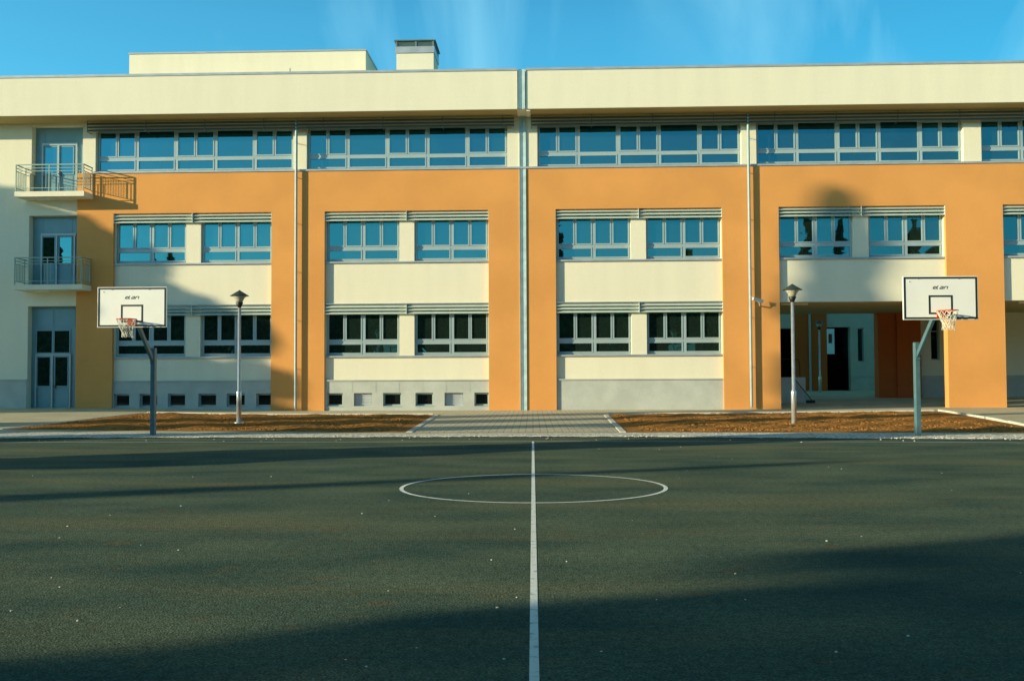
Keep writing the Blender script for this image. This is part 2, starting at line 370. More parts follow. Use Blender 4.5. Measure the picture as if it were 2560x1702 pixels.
tag(pebbles('gravel_stones', stone_m, sp_, .010, .024), 'pale gravel stones loose on the strip between court and paving', 'gravel', kind='stuff')
sp_ = []
for _ in range(8000):
    if random.random() < .52: x = random.uniform(-15.4, -4)
    else: x = random.uniform(3.1, 13.5)
    a, b = lerp(bed_n, x), lerp(bed_far, x); y = random.uniform(a+.2, b-.2); sp_.append((x, y, zp(x, y)+.04))
tag(pebbles('soil_clods', clod_m, sp_, .012, .038), 'clods of dry brown earth scattered over the two bare beds', 'soil', kind='stuff')
sp_ = [(random.uniform(-1, 1)*(2+y*.55), y, .0) for y in [5.3+18*random.random()**1.5 for _ in range(80)]]
tag(pebbles('scattered_pebbles', stone_m, sp_, .005, .013), 'small white pebbles scattered over the asphalt court', 'pebbles', kind='stuff')

# ------------------------------------------------------------------ school building (local: x along facade, y inward, z up)
B = empty('school_building', (0, YB, 0), TH)
tag(B, 'long three storey school with orange and cream render and blue grey windows', 'building')
OPEN = [(-19.2, -11.88), (-9.44, -1.97), (1.07, 8.54), (11.06, 18.43), (20.95, 28.4), (30.9, 38.3)]
XR = 38.3
# orange frame wall
mb = MB(); xs = [-20.9]+[v for o in OPEN for v in o]; xs = xs[:-1]+[XR]
sol = lambda x, z: z > 9.06 or not any(a < x < b for a, b in OPEN)
grid_wall(mb, xs, [-.3, 9.06, 10.95], sol, 0, .46); mb.build('orange_wall', orange, B)
# cream infill in the openings
for k, (a, b) in enumerate(OPEN[:5]):
    mb = MB(); c = (a+b)/2; arcade = k >= 3
    z0 = 4.80 if arcade else 1.34
    holes = [(a+.02, c-.34, 6.78, 9.0), (c+.34, b-.02, 6.78, 9.0)]
    if not arcade: holes += [(a+.02, c-.34, 2.49, 4.72), (c+.34, b-.02, 2.49, 4.72)]
    xs = [a-.01, a+.02, c-.34, c+.34, b-.02, b+.01]; zs = sorted({z0, 6.78, 9.0, 9.07}|({2.49, 4.72} if not arcade else set()))
    grid_wall(mb, xs, zs, lambda x, z: not any(h[0] < x < h[1] and h[2] < z < h[3] for h in holes), .18, .44); mb.build('cream_wall', cream, B)
# left end wall and the upper storey wall
mb = MB(); xs = [-34, -23.2, -20.85]; zs = [1.44, 4.84, 5.78, 9.02, 9.97, 10.96]
grid_wall(mb, xs, [-.3]+zs[1:], lambda x, z: not (x > -23.2 and (z < 4.84 or 5.78 < z < 9.02 or z > 9.97)), .12, .6); mb.build('cream_wall', cream, B)
BAYS = [(-20.12, -10.93), (-10.3, -1.1), (.26, 9.46), (10.13, 19.33), (20.12, 29.32)]
mb = MB(); xs = sorted([-34, -23.12, -20.72, XR]+[v for p in BAYS for v in p]); zs = [10.96, 11.03, 12.98, 13.18, 13.34]
def s3(x, z):
    if -23.12 < x < -20.72 and z < 13.18: return False
    return not any(a < x < b and 11.03 < z < 12.98 for a, b in BAYS)
grid_wall(mb, xs, zs, s3, .12, .6); mb.build('upper_wall', cream, B)
# plinth
HB1 = [(-19.15, -18.43), (-17.96, -17.14), (-16.65, -15.85), (-15.24, -14.42), (-13.94, -13.1), (-12.58, -11.9)]
HB2 = [(-9.35, -8.62), (-8.11, -7.29), (-6.78, -5.96), (-5.31, -4.51), (-3.99, -3.15), (-2.64, -1.99)]
for k, hb in ((0, HB1), (1, HB2), (2, [])):
    a, b = OPEN[k]; mb = MB(); xs = sorted([a, b]+[v for h in hb for v in h])
    grid_wall(mb, xs, [-.3, .21, .80, 1.34], lambda x, z: not (.21 < z < .80 and any(h[0] < x < h[1] for h in hb)), .10, .44)
    mb.box(a, b, .05, .18, 1.342, 1.40); mb.build('plinth', plinth_m, B)
mb = MB(); mb.box(-34, -23.2, .07, .118, -.3, 1.42); mb.box(-34, -23.2, .03, .118, 1.422, 1.49); mb.build('plinth', plinth_m, B)
# joints in the plinth cladding
for k in (1,):
    a, b = OPEN[k]; mb = MB()
    for i in range(1, 7): mb = MB(); mb.box(a+i*(b-a)/7-.003+.2, a+i*(b-a)/7+.003+.2, .094, .099, .82 if k == 1 else 0, 1.33); mb.build('plinth_joint', joint_m, B)
# basement windows
for k, hb in ((0, HB1), (1, HB2)):
    for i, (a, b) in enumerate(hb):
        mb = MB()
        if k == 1 and i in (1, 4):
            mb.box(a, b, .30, .34, .21, .80)
            for q in range(7): mb.box(a+.07, b-.05, .262, .30, .27+q*.068, .27+q*.068+.035, M=None)
            mb.build('vent_grille', mat('grille_metal', (.60, .66, .68), .4, metal=.2) if i == 1 else bpy.data.materials['grille_metal'], B)
        else:
            for q in ((a, a+.06, .21, .80), (b-.06, b, .21, .80), (a+.06, b-.06, .21, .28), (a+.06, b-.06, .72, .80)): mb.box(q[0], q[1], .28, .36, q[2], q[3])
            mb.box(a-.02, b+.02, .08, .27, .18, .209)
            f = mb.build('basement_window', metal_m, B)
            g = MB(); g.face([(a+.05, .33, .27), (b-.05, .33, .27), (b-.05, .33, .73), (a+.05, .33, .73)]); g.build('pane', darkgl_m, f)
# window builder
def window(u0, u1, z0, z1, zt0, zt1, units, name='window', yf=.36, label=None):
    """units: string of A (two casements over one light) and B (fixed light over one light)"""
    fr = MB(); gl = MB(); n = len(units); W = (u1-u0)/n
    fr.box(u0, u1, yf, yf+.09, z0, z0+.07); fr.box(u0, u1, yf, yf+.09, z1-.06, z1)
    def ring(a, b, c, d, w_=.055, y=None):
        y = yf-.022 if y is None else y
        fr.box(a, a+w_, y, yf+.06, c, d); fr.box(b-w_, b, y, yf+.06, c, d); fr.box(a+w_, b-w_, y, yf+.06, c, c+w_); fr.box(a+w_, b-w_, y, yf+.06, d-w_, d)
        i = .012; t1, t2 = random.gauss(0, .0012), random.gauss(0, .0012); g0 = yf+.03
        A, Bq, C, D = a+w_-i, b-w_+i, c+w_-i, d-w_+i; wq, hq = Bq-A, D-C
        gl.face([(A, g0, C), (Bq, g0+t1*wq, C), (Bq, g0+t1*wq+t2*hq, D), (A, g0+t2*hq, D)])
    for k, un in enumerate(units):
        a, b = u0+k*W, u0+(k+1)*W
        ml = .045 if k else .06
        if k: fr.box(a-.045, a+.045, yf-.004, yf+.09, z0+.07, z1-.06)
        else: fr.box(a, a+.06, yf-.004, yf+.09, z0+.07, z1-.06)
        if k == n-1: fr.box(b-.06, b, yf-.004, yf+.09, z0+.07, z1-.06)
        A = a+ml+.004; Bq = b-(.06 if k == n-1 else .045)-.004
        fr.box(A, Bq, yf-.002, yf+.09, zt0+.02, zt1-.02)
        ring(A, Bq, z0+.074, zt0+.016)
        if un == 'A':
            c = (A+Bq)/2; fr.box(c-.02, c+.02, yf-.002, yf+.09, zt1-.02, z1-.06)
            ring(A, c-.022, zt1-.016, z1-.064); ring(c+.022, Bq, zt1-.016, z1-.064)
        else:
            fr.box(A, A+.05, yf-.006, yf+.09, zt1-.02, z1-.06); fr.box(Bq-.05, Bq, yf-.006, yf+.09, zt1-.02, z1-.06)
            g0 = yf+.03; t1 = random.gauss(0, .0006); gl.face([(A+.04, g0, zt1-.03), (Bq-.04, g0+t1, zt1-.03), (Bq-.04, g0+t1, z1-.05), (A+.04, g0, z1-.05)])
    o = fr.build(name, metal_m, B); gl.build('glass', glass_m, o)
    if label: o['label'] = label
    return o
for a, b in BAYS: window(a, b, 11.03, 12.98, 11.58, 11.74, 'ABABA', 'ribbon_window')
for k, (a, b) in enumerate(OPEN[:5]):
    c = (a+b)/2
    for (p, q) in ((a+.02, c-.34), (c+.34, b-.02)):
        window(p, q, 6.79, 8.98, 7.33, 7.49, 'AA')
        if k < 3: window(p, q, 2.50, 4.70, 3.04, 3.20, 'AA')
    for zz in ([6.73, 2.44] if k < 3 else [6.73]):
        mb = MB(); mb.box(a, b, .10, .37, zz, zz+.045); mb.box(a, b, .095, .115, zz-.03, zz-.001); mb.build('window_sill', flash_m, B)
mb = MB(); mb.box(-20.15, XR, -.045, .14, 10.955, 11.0); mb.box(-20.15, XR, .14, .37, 11.0, 11.028); mb.box(-20.15, XR, -.05, -.035, 10.915, 10.954); mb.build('window_sill', flash_m, B)
# louvres
def louvre_slats(mb, a, b, z, y0, depth=.13, h=.095, pitch=.15, n=3):
    for i in range(n):
        zz = z+i*pitch; t = .018
        P = [(y0, zz), (y0+.012, zz-.012), (y0+depth, zz+h), (y0+depth-.012, zz+h+.014)]
        base = len(mb.v)
        for x in (a, b):
            for (y, q) in P: mb.v.append((x, y, q))
        for f in ((0, 1, 5, 4), (1, 2, 6, 5), (2, 3, 7, 6), (3, 0, 4, 7), (0, 3, 2, 1), (4, 5, 6, 7)): mb.f.append(tuple(base+q for q in f)); mb.mi.append(0)
for k, (a, b) in enumerate(OPEN[:5]):
    c = (a+b)/2
    for z in ([8.63, 4.38] if k < 3 else [8.63]):
        for (p, q) in ((a+.015, c-.012), (c+.012, b-.015)):
            mb = MB(); louvre_slats(mb, p, q, z, .015, depth=.19, h=.10); mb.build('sun_louvre', louv_m, B)
        mb = MB(); mb.box(c-.01, c+.01, -.01, .178, z-.03, z+.43); mb.build('louvre_bracket', louv_m, B)
        for e in (a+.008, b-.008): mb = MB(); mb.box(e-.006, e+.006, .01, .17, z-.02, z+.42); mb.build('louvre_bracket', louv_m, B)
        if z < 5: mb = MB(); mb.box(a, b, .03, .178, z+.447, z+.475); mb.build('louvre_cover', flash_m, B)
for (a, b) in ((-20.35, -.78), (-.02, XR)):
    mb = MB(); louvre_slats(mb, a, b, 12.80, -.30, depth=.18, h=.11, pitch=.15)
    mb.build('sun_louvre', ulouv_m, B)
    x = a+.02
    while x < b:
        mb = MB(); mb.box(x-.015, x+.015, -.31, .118, 12.77, 12.80); mb.box(x-.015, x+.015, -.31, -.28, 12.80, 13.28); mb.box(x-.012, x+.012, -.28, -.18, 13.16, 13.19); x += 2.72; mb.build('louvre_bracket', ulouv_m, B)
# cornice / parapet, two halves with the expansion joint between
CZ0, CZ1 = 13.30, 15.06
for (a, b) in ((-36, -.60), (-.22, XR)):
    mb = MB(); mb.box(a, b, -1.30, .119, CZ0, CZ1); mb.box(a, b, .6, .9, 13.35, CZ1); mb.box(a, b, .119, .6, 13.35, CZ1)
    mb.build('parapet', cream, B)
    mb = MB(); mb.box(a, b, -1.335, .95, CZ1+.002, CZ1+.055); mb.box(a, b, -1.335, -1.315, CZ1-.05, CZ1+.001); mb.build('roof_flashing', flash_m, B)
mb = MB(); mb.box(-.60, -.22, -1.2, .9, CZ0+.01, CZ1-.02); mb.build('parapet', cream, B)
def vgroove(name, y, z0, z1, c=-.405):
    mb = MB()
    L_ = [(c-.135, y-.045), (c-.014, y-.01), (c-.014, y+.01), (c-.135, y+.0)]
    R_ = [(c+.014, y-.01), (c+.135, y-.03), (c+.135, y+.0), (c+.014, y+.01)]
    for P in (L_, R_):
        b = len(mb.v)
        for z in (z0, z1):
            for p in P: mb.v.append((p[0], p[1], z))
        for f in ((0, 1, 5, 4), (1, 2, 6, 5), (2, 3, 7, 6), (3, 0, 4, 7), (3, 2, 1, 0), (4, 5, 6, 7)): mb.f.append(tuple(b+q for q in f)); mb.mi.append(0)
    for s in (-1, 1): mb.box(c+s*.141-.005, c+s*.141+.005, y-.05, y+.0, z0, z1)
    mb.box(c-.013, c+.013, y-.0, y+.004, z0, z1)
    return mb.build(name, joint2_m, B)
vgroove('expansion_joint', -.002, -.05, 10.90); vgroove('expansion_joint', .11, 11.02, 13.29); vgroove('expansion_joint', -1.305, CZ0, CZ1)
mb = MB(); mb.box(-.20, -.03, -1.25, -.2, 13.22, 13.298); mb.build('eave_beam', cream, B)
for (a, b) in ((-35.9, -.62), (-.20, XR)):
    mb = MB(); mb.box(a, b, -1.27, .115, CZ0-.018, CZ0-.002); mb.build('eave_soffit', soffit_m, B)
# core that closes the building behind the facade
mb = MB(); mb.box(-34, 11.0, .62, 9.3, -.2, 14.9); mb.build('wall_core', cream, B)
mb = MB(); mb.box(11.01, XR, .461, 9.3, 4.82, 14.9); mb.build('upper_storeys', cream, B)
mb = MB(); mb.box(-20.85, 11.0, .47, .618, -.2, 12.99); mb.build('dark_interior', black_m, B)
# roof block and chimney
mb = MB(); mb.box(-20.2, -8.28, 4.0, 14, 14.91, 17.72); rb = mb.build('rooftop_block', cream, B)
mb = MB(); mb.box(-20.24, -8.24, 3.96, 14.04, 17.722, 17.80); mb.build('roof_flashing', flash_m, rb)
mb = MB(); mb.box(-12.1, -12.07, 3.985, 3.999, 14.91, 16.9); mb.build('wall_seam', flash_m, rb)
mb = MB(); mb.box(-6.3, -4.56, 1.0, 2.9, 14.91, 16.6); ch = mb.build('chimney', cream, B)
mb = MB(); mb.box(-6.34, -4.52, .95, 2.95, 16.602, 16.9); mb.box(-6.25, -4.61, 1.06, 2.84, 16.902, 17.14)
mb.build('chimney_band', flash_m, ch)
mb = MB()
for q in (-6.33, -5.42, -4.62): mb.box(q, q+.08, .96, 1.04, 16.902, 17.16)
for q in (-6.33, -4.61): mb.box(q, q+.08, 2.86, 2.94, 16.902, 17.16)
for i in range(5): mb.box(-6.25, -4.62, .98, 1.03, 16.925+i*.048, 16.945+i*.048); mb.box(-4.58, -4.53, 1.04, 2.86, 16.925+i*.048, 16.945+i*.048)
mb.box(-6.40, -4.46, .90, 3.0, 17.162, 17.21); mb.build('chimney_cap', mat('green_grey_metal', (.16, .26, .25), .5, metal=.3), ch)
# downpipes
def downpipe(u, top=13.3):
    mb = MB(); mb.tube([(u, -.17, .12), (u, -.17, top)], .062, 12)
    for z in (1.9, 4.1, 6.3, 8.5, 10.6, 12.2): mb.tube([(u, -.17, z), (u, -.17, z+.03)], .070, 12); mb.box(u-.01, u+.01, -.12, .0 if z < 11 else .12, z, z+.025)
    mb.box(u-.03, u+.03, -.20, -.14, .0, .12)
    return mb.build('downpipe', pipe_m, B, smooth=False)
downpipe(-10.71); downpipe(9.72)
# doors and balconies at the left end
def panel(rects_glass, rects_panel, u0, u1, z0, z1, name, y=.5):
    mb = MB(); mb.box(u0, u1, y, y+.05, z0, z1)
    def ring(a, b, c, d, w_, t): mb.box(a-w_, a, y-t, y-.002, c-w_, d+w_); mb.box(b, b+w_, y-t, y-.002, c-w_, d+w_); mb.box(a, b, y-t, y-.002, c-w_, c); mb.box(a, b, y-t, y-.002, d, d+w_)
    for r_ in rects_glass: ring(*r_, .055, .035)
    for r_ in rects_panel: ring(*r_, .02, .012)
    o = mb.build(name, panel_m, B); g = MB()
    for (a, b, c, d) in rects_glass: g.face([(a, y-.006, c), (b, y-.006, c), (b, y-.006, d), (a, y-.006, d)])
    g.build('glass', glass_m, o)
    h = MB(); uh = (u0+u1)/2; zh = z0+1.05; h.box(uh-.03, uh+.02, y-.075, y-.04, zh-.09, zh+.09); h.box(uh-.10, uh+.02, y-.10, y-.076, zh-.012, zh+.012); h.build('handle', blk_m, o)
    return o
d = panel([(-22.68, -22.10, 11.04, 12.27), (-21.92, -21.34, 11.04, 12.27)], [(-22.66, -22.12, 10.08, 10.94), (-21.90, -21.36, 10.08, 10.94), (-22.66, -21.30, 12.48, 13.1), (-21.08, -20.8, 10.05, 12.42)], -23.12, -20.72, 9.97, 13.18, 'balcony_door')
mb = MB(); mb.box(-22.80, -21.12, .43, .462, 12.34, 12.46)
for u in (-22.80, -22.05, -21.20): mb.box(u, u+.075, .42, .462, 9.98, 12.34)
mb.build('door_frame', metal_m, d)
d = panel([(-22.72, -22.17, 6.87, 8.06), (-21.94, -21.38, 6.87, 8.06)], [(-22.70, -22.2, 5.9, 6.75), (-21.92, -21.4, 5.9, 6.75), (-22.72, -21.36, 8.28, 8.93), (-21.12, -20.92, 5.9, 8.9)], -23.18, -20.86, 5.78, 9.02, 'balcony_door')
mb = MB(); mb.box(-22.80, -21.15, .43, .462, 8.13, 8.24)
for u in (-22.80, -22.09, -21.25): mb.box(u, u+.075, .42, .462, 5.79, 8.13)
mb.build('door_frame', metal_m, d)
d = panel([(-22.95, -22.24, 2.72, 3.72), (-22.12, -21.42, 2.72, 3.72), (-22.90, -22.32, 1.18, 2.5), (-22.07, -21.49, 1.18, 2.5)], [(-22.9, -22.3, .3, 1.0), (-22.07, -21.47, .3, 1.0), (-22.96, -22.22, 3.9, 4.75), (-22.12, -21.2, 3.9, 4.75)], -23.2, -20.86, .1, 4.84, 'entrance_door')
mb = MB(); mb.box(-23.0, -21.32, .43, .462, 2.56, 2.66)
for u in (-23.0, -22.24, -21.40): mb.box(u, u+.075, .42, .462, .17, 2.56)
mb.build('door_frame', metal_m, d)
def balcony(z, ua=-23.34, ub=-20.15, lab=''):
    mb = MB(); mb.box(ua, ub, -.95, .119, z-.23, z); sl_ = mb.build('balcony', cream, B); sl_['label'] = lab
    r = MB(); zt = z+1.22; y = -.90; a, b = ua+.04, ub-.05
    for p in (a, b): r.box(p-.022, p+.022, y-.022, y+.022, z, zt)
    c = (a+b)/2-.03; r.box(c-.02, c+.02, y-.015, y+.015, z, zt)
    for zz, t in ((zt, .022), (zt-.15, .013), (zt-.29, .013), (z+.16, .013)):
        r.box(a, b, y-t, y+t, zz-t, zz+t)
        for p in (a, b): r.box(p-t, p+t, y, .0 if p == b else .118, zz-t, zz+t)
    for p in (c-.14, c+.14, a+.22, b-.18): r.box(p-.01, p+.01, y-.01, y+.01, z+.16, zt-.29)
    for p in (a, b):
        for q in (-.74, -.18): r.box(p-.012, p+.012, q-.012, q+.012, z+.16, zt-.29)
        r.box(p-.02, p+.02, -.06, -.02, z, zt)
    rl = r.build('railing', rail_m, sl_)
    for p in (a, b):
        n_ = MB()
        q = -.72
        while q < -.19: n_.box(p-.004, p+.004, q-.004, q+.004, z+.18, zt-.31); q += .055
        zz = z+.2
        while zz < zt-.31: n_.box(p-.0035, p+.0035, -.72, -.2, zz-.004, zz+.004); zz += .055
        n_.build('mesh_infill', rail_m, sl_)
    l_ = MB(); l_.box(-22.55, -21.95, -.5, -.40, z-.30, z-.232); l_.build('ceiling_light', lightm, sl_)
balcony(9.95, lab='upper balcony in full sun'); balcony(5.74, -23.34, -20.2, 'lower balcony in tree shade')
# arcade: soffit lights, rear pier, rear wall
for (x, y) in ((11.95, .95), (22.6, .95)):
    mb = MB(); mb.box(x-.6, x+.6, y, y+.12, 4.72, 4.815); mb.build('ceiling_light', lightm, B)
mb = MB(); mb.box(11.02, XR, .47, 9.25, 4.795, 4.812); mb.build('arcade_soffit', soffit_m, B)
mb = MB(); mb.box(18.43, 20.95, .462, .9, 4.80, 4.818)
mb.build('arcade_beam', cream, B)
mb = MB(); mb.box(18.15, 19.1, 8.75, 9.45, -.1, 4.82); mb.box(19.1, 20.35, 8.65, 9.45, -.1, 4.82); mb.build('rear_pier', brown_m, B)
mb = MB(); grid_wall(mb, [20.35, 21.0, 21.45, XR], [-.1, 2.3, 4.5, 4.82], lambda x, z: not (21.0 < x < 21.45 and 2.3 < z < 4.5), 9.0, 9.4); mb.build('rear_wall', cream, B)
mb = MB(); mb.box(20.36, XR, 8.95, 8.998, -.1, 1.42); mb.box(20.36, XR, 8.92, 8.998, 1.422, 1.47); mb.build('plinth', plinth_m, B)
f = MB()
for q in ((21.0, 21.05, 2.3, 4.5), (21.40, 21.45, 2.3, 4.5), (21.05, 21.40, 2.3, 2.36), (21.05, 21.40, 4.44, 4.5), (21.05, 21.40, 3.8, 3.85)): f.box(q[0], q[1], 9.2, 9.27, q[2], q[3])
f = f.build('narrow_window', metal_m, B); g = MB(); g.face([(21.04, 9.25, 2.34), (21.42, 9.25, 2.34), (21.42, 9.25, 4.46), (21.04, 9.25, 4.46)]); g.build('glass', darkgl_m, f)

# ------------------------------------------------------------------ courtyard wing seen through the arcade
W = empty('courtyard_wing', (0, 66, .48), 0)
tag(W, 'shaded courtyard wing with brown pier and dark gateway seen through the right arcade', 'building')
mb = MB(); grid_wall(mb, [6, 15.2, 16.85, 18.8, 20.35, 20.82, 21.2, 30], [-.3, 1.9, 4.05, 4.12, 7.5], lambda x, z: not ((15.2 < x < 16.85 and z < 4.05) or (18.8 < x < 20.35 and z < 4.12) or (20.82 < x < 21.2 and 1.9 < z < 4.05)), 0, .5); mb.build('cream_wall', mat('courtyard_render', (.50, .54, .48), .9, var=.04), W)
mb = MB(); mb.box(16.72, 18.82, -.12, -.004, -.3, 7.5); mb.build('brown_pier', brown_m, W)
mb = MB(); mb.box(20.36, 30, -.05, -.004, -.3, .92); mb.box(20.36, 30, -.08, -.004, .922, .97); mb.build('plinth', plinth_m, W)
mb = MB(); mb.tube([(17.72, -.2, 0), (17.72, -.2, 7.4)], .07, 10); mb.box(17.64, 17.80, -.27, -.13, .03, .15); mb.build('downpipe', pipe_m, W)
mb = MB()  # dark room behind the gateways, with an open rear window
mb.box(14.9, 15.1, .5, 2.2, -.3, 4.4); mb.box(20.45, 20.6, .5, 2.2, -.3, 4.4); mb.box(15.1, 20.45, .5, 2.2, 4.3, 4.4)
grid_wall(mb, [14.9, 19.2, 20.0, 20.6], [-.3, 2.45, 4.12, 4.4], lambda x, z: not (19.2 < x < 20.0 and 2.45 < z < 4.12), 2.2, 2.3)
mb.build('gateway', black_m, W)
f = MB(); 
for q in ((20.82, 20.87, 1.9, 4.05), (21.15, 21.2, 1.9, 4.05), (20.87, 21.15, 1.9, 1.95), (20.87, 21.15, 4.0, 4.05)): f.box(q[0], q[1], .2, .27, q[2], q[3])
f = f.build('narrow_window', metal_m, W); g = MB(); g.face([(20.86, .25, 1.94), (21.16, .25, 1.94), (21.16, .25, 4.01), (20.86, .25, 4.01)]); g.build('glass', darkgl_m, f)
# low ramp wall with hand rail
rw = empty('ramp_parapet', (12.4, 50.6, 0)); tag(rw, 'low grey ramp wall with dark hand rail just inside the right arcade', 'ramp wall')
mb = MB(); mb.box(-1.2, .98, 0, .22, -.1, 1.42); mb.build('parapet_wall', plinth_m, rw)
mb = MB(); mb.tube([(-1.1, .11, 2.32), (.55, .11, 2.32), (.68, .11, 2.27), (.72, .11, 2.15), (.74, .11, 1.42)], .022, 8); mb.tube([(-.9, .11, 1.42), (-.9, .11, 2.32)], .02, 8)
mb.tube([(.45, -.25, 1.25), (1.25, -.25, .25)], .022, 8); mb.box(.95, 1.35, -.35, -.15, .12, .30)
mb.build('hand_rail', blk_m, rw)
# distant white house visible through the gateway; blue shade is in its wall colour
hs = empty('distant_house', (21.5, 84, .3)); tag(hs, 'small white house front toned as blue shade with one dark window seen through the dark gateway', 'house')
mb = MB(); mb.box(-6, 6, 0, 4, -.5, 5.6); mb.build('wall', mat('shaded_white_render', (.035, .15, .23), .9), hs)
mb = MB(); mb.box(2.62, 2.86, -.03, -.002, 3.85, 4.6); mb.build('window', black_m, hs)
mb = MB(); z = 4.3
for q in ((3.16, 3.3, .34, .38), (3.27, 3.31, .22, .34), (3.2, 3.28, .18, .22), (3.15, 3.2, .04, .18), (3.15, 3.31, 0, .04)): mb.box(q[0], q[1], -.02, -.002, z+q[2], z+q[3])
mb.build('house_number', black_m, hs)

# ------------------------------------------------------------------ basketball hoops
def lettering(parent, w_, mat_):
    """wide slanted lower-case word drawn with ribbon strokes"""
    mb = MB(); H = .055; t = .0075; sc_ = w_/.40
    def stroke(p):
        for (a, b) in zip(p, p[1:]):
            A = Vector(((a[0]+.55*a[1])*sc_, a[1])); C = Vector(((b[0]+.55*b[1])*sc_, b[1])); d = (C-A); n_ = Vector((-d.y, d.x)).normalized()*t; e = d.normalized()*t*.6
            q = [A-e+n_, A-e-n_, C+e-n_, C+e+n_]; mb.face([(v.x, -.0005*len(mb.f)*.05, v.y) for v in q])
    def off(x, p): return [(x+a, b*H) for a, b in p]
    stroke(off(-.20, [(.005, .52), (.075, .52), (.072, .85), (.05, 1), (.025, 1), (.004, .8), (0, .3), (.015, .06), (.035, 0), (.072, 0)]))
    stroke(off(-.102, [(0, 1.35), (0, .12), (.008, 0), (.032, 0)]))
    stroke(off(-.025, [(.01, 1), (.06, 1), (.075, .85), (.075, 0), (.015, 0), (0, .15), (0, .42), (.015, .56), (.075, .56)]))
    stroke(off(.085, [(0, 0), (0, 1)])); stroke(off(.085, [(0, .8), (.02, 1), (.06, 1), (.078, .85), (.078, 0)]))
    return mb.build('lettering', mat_, parent)
def hoop(loc, seed, board_w, lean, label):
    rnd = random.Random(seed)
    T = empty('basketball_hoop', loc); tag(T, label, 'basketball hoop', 'basketball hoops along the far side of the court')
    mb = MB(); mb.box(-.056, .056, -.08, .08, -.1, 2.27); mb.box(-.054, .054, -.078, .078, 2.272, 2.285); mb.build('pole', hoopm, T, bevel=.008)
    yb = -1.45
    # arm: inclined square tube plus horizontal struts to the board
    A, Bq = Vector((0, -.02, 1.92)), Vector((0, yb+.16, 3.02)); d = (Bq-A); ln = d.length; q = d.to_track_quat('Z', 'X').to_matrix().to_4x4(); q.translation = A
    mb = MB(); mb.box(-.036, .036, -.06, .06, 0, ln, M=Matrix.Translation(A) @ d.to_track_quat('Z', 'Y').to_matrix().to_4x4())
    mb.box(-.04, .04, yb+.03, yb+.3, 2.97, 3.05); mb.box(-.35, .35, yb+.03, yb+.07, 3.0, 3.06); mb.box(-.35, .35, yb+.03, yb+.07, 3.5, 3.56)
    for s in (-.32, .32): mb.box(s-.02, s+.02, yb+.03, yb+.07, 2.9, 3.6)
    mb.box(-.06, .06, -.10, -.082, 1.86, 2.16); mb.build('arm', hoopm, T, bevel=.006)
    hw = board_w/2; z0, z1 = 2.75, 3.745
    mb = MB(); mb.box(-hw, hw, yb-.02, yb+.025, z0, z1); bd = mb.build('backboard', board_m, T, bevel=.003)
    mb = MB(); yl = yb-.0235; b0 = .016; lw = .043
    def ring(a, b, c, d_, w_): mb.box(a, a+w_, yl, yl+.003, c, d_); mb.box(b-w_, b, yl, yl+.003, c, d_); mb.box(a+w_, b-w_, yl, yl+.003, c, c+w_); mb.box(a+w_, b-w_, yl, yl+.003, d_-w_, d_)
    ring(-hw+b0, hw-b0, z0+b0, z1-b0, lw); mb.build('border_line', bline_m, bd)
    mb = MB(); ring(-.275, .275, z0+.125, z0+.56, .042); mb.build('target_square', bline_m, bd)
    mb = MB()
    for (bx, bz) in ((-.5, z1-.06), (.42, z1-.06), (-hw+.15, z1-.12)): mb.lathe([(.012, 0), (.012, .006)], 8, M=Matrix.Translation((bx, yb-.026, bz)) @ Matrix.Rotation(R(90), 4, 'X'))
    mb.build('bolt', alu_m, bd)
    lt = lettering(bd, .36, bline_m); lt.location = (0, yb-.0225, z1-.29)
    # rim
    zr = 2.935; yc = yb-.16-.225
    mb = MB(); mb.tube([(.225*math.cos(t), yc+.225*math.sin(t), zr) for t in [2*math.pi*k/32 for k in range(32)]], .011, 8, closed=True)
    mb.box(-.1, .1, yb-.035, yb-.024, zr-.14, zr+.03); mb.box(-.09, .09, yb-.17, yb-.03, zr-.012, zr+.002)
    for s in (-1, 1): mb.tube([(s*.09, yb-.035, zr-.12), (s*.12, yc+.19, zr-.005)], .009, 6)
    mb.box(-.10, .10, yb-.04, yb-.0245, zr-.15, zr-.13)
    mb.build('rim', rim_m, T)
    # net
    mb = MB(); n = 12; rows = [(.222, 0), (.205, -.09), (.165, -.17), (.135, -.25), (.125, -.33), (.130, -.40)]
    P = lambda i, k: (lambda r, a: (r*math.cos(a)+rnd.uniform(-.008, .008)+lean*i*.012, yc+r*math.sin(a)+rnd.uniform(-.008, .008), zr+rows[i][1]-.012+rnd.uniform(-.012, .012)))(rows[i][0]*rnd.uniform(.93, 1.07), 2*math.pi*(k+(.5 if i % 2 else 0))/n)
    pts = [[P(i, k) for k in range(n)] for i in range(len(rows))]
    for i in range(len(rows)-1):
        for k in range(n):
            if i % 2 == 0: nb = (k, (k-1) % n)
            else: nb = (k, (k+1) % n)
            for q_ in nb: mb.tube([pts[i][k], tuple((pts[i][k][c_]+pts[i+1][q_][c_])/2+rnd.uniform(-.004, .004) for c_ in range(3)), pts[i+1][q_]], .0062, 4)
    for k in range(n): mb.tube([pts[-1][k], (pts[-1][k][0]*1.0+rnd.uniform(-.01, .01), pts[-1][k][1], pts[-1][k][2]-.03)], .008, 4)
    mb.build('net', net_m, T)
    return T
hoop((-9.87, 26.5, 0), 3, 1.72, .6, 'left basketball hoop on a blue grey pole, its backboard mottled with tree shade')
hr_ = hoop((9.31, 25.05, 0), 5, 1.71, .25, 'right basketball hoop with a clean sunlit white backboard in front of the arcade pier')

hr_.rotation_euler.z = R(1)
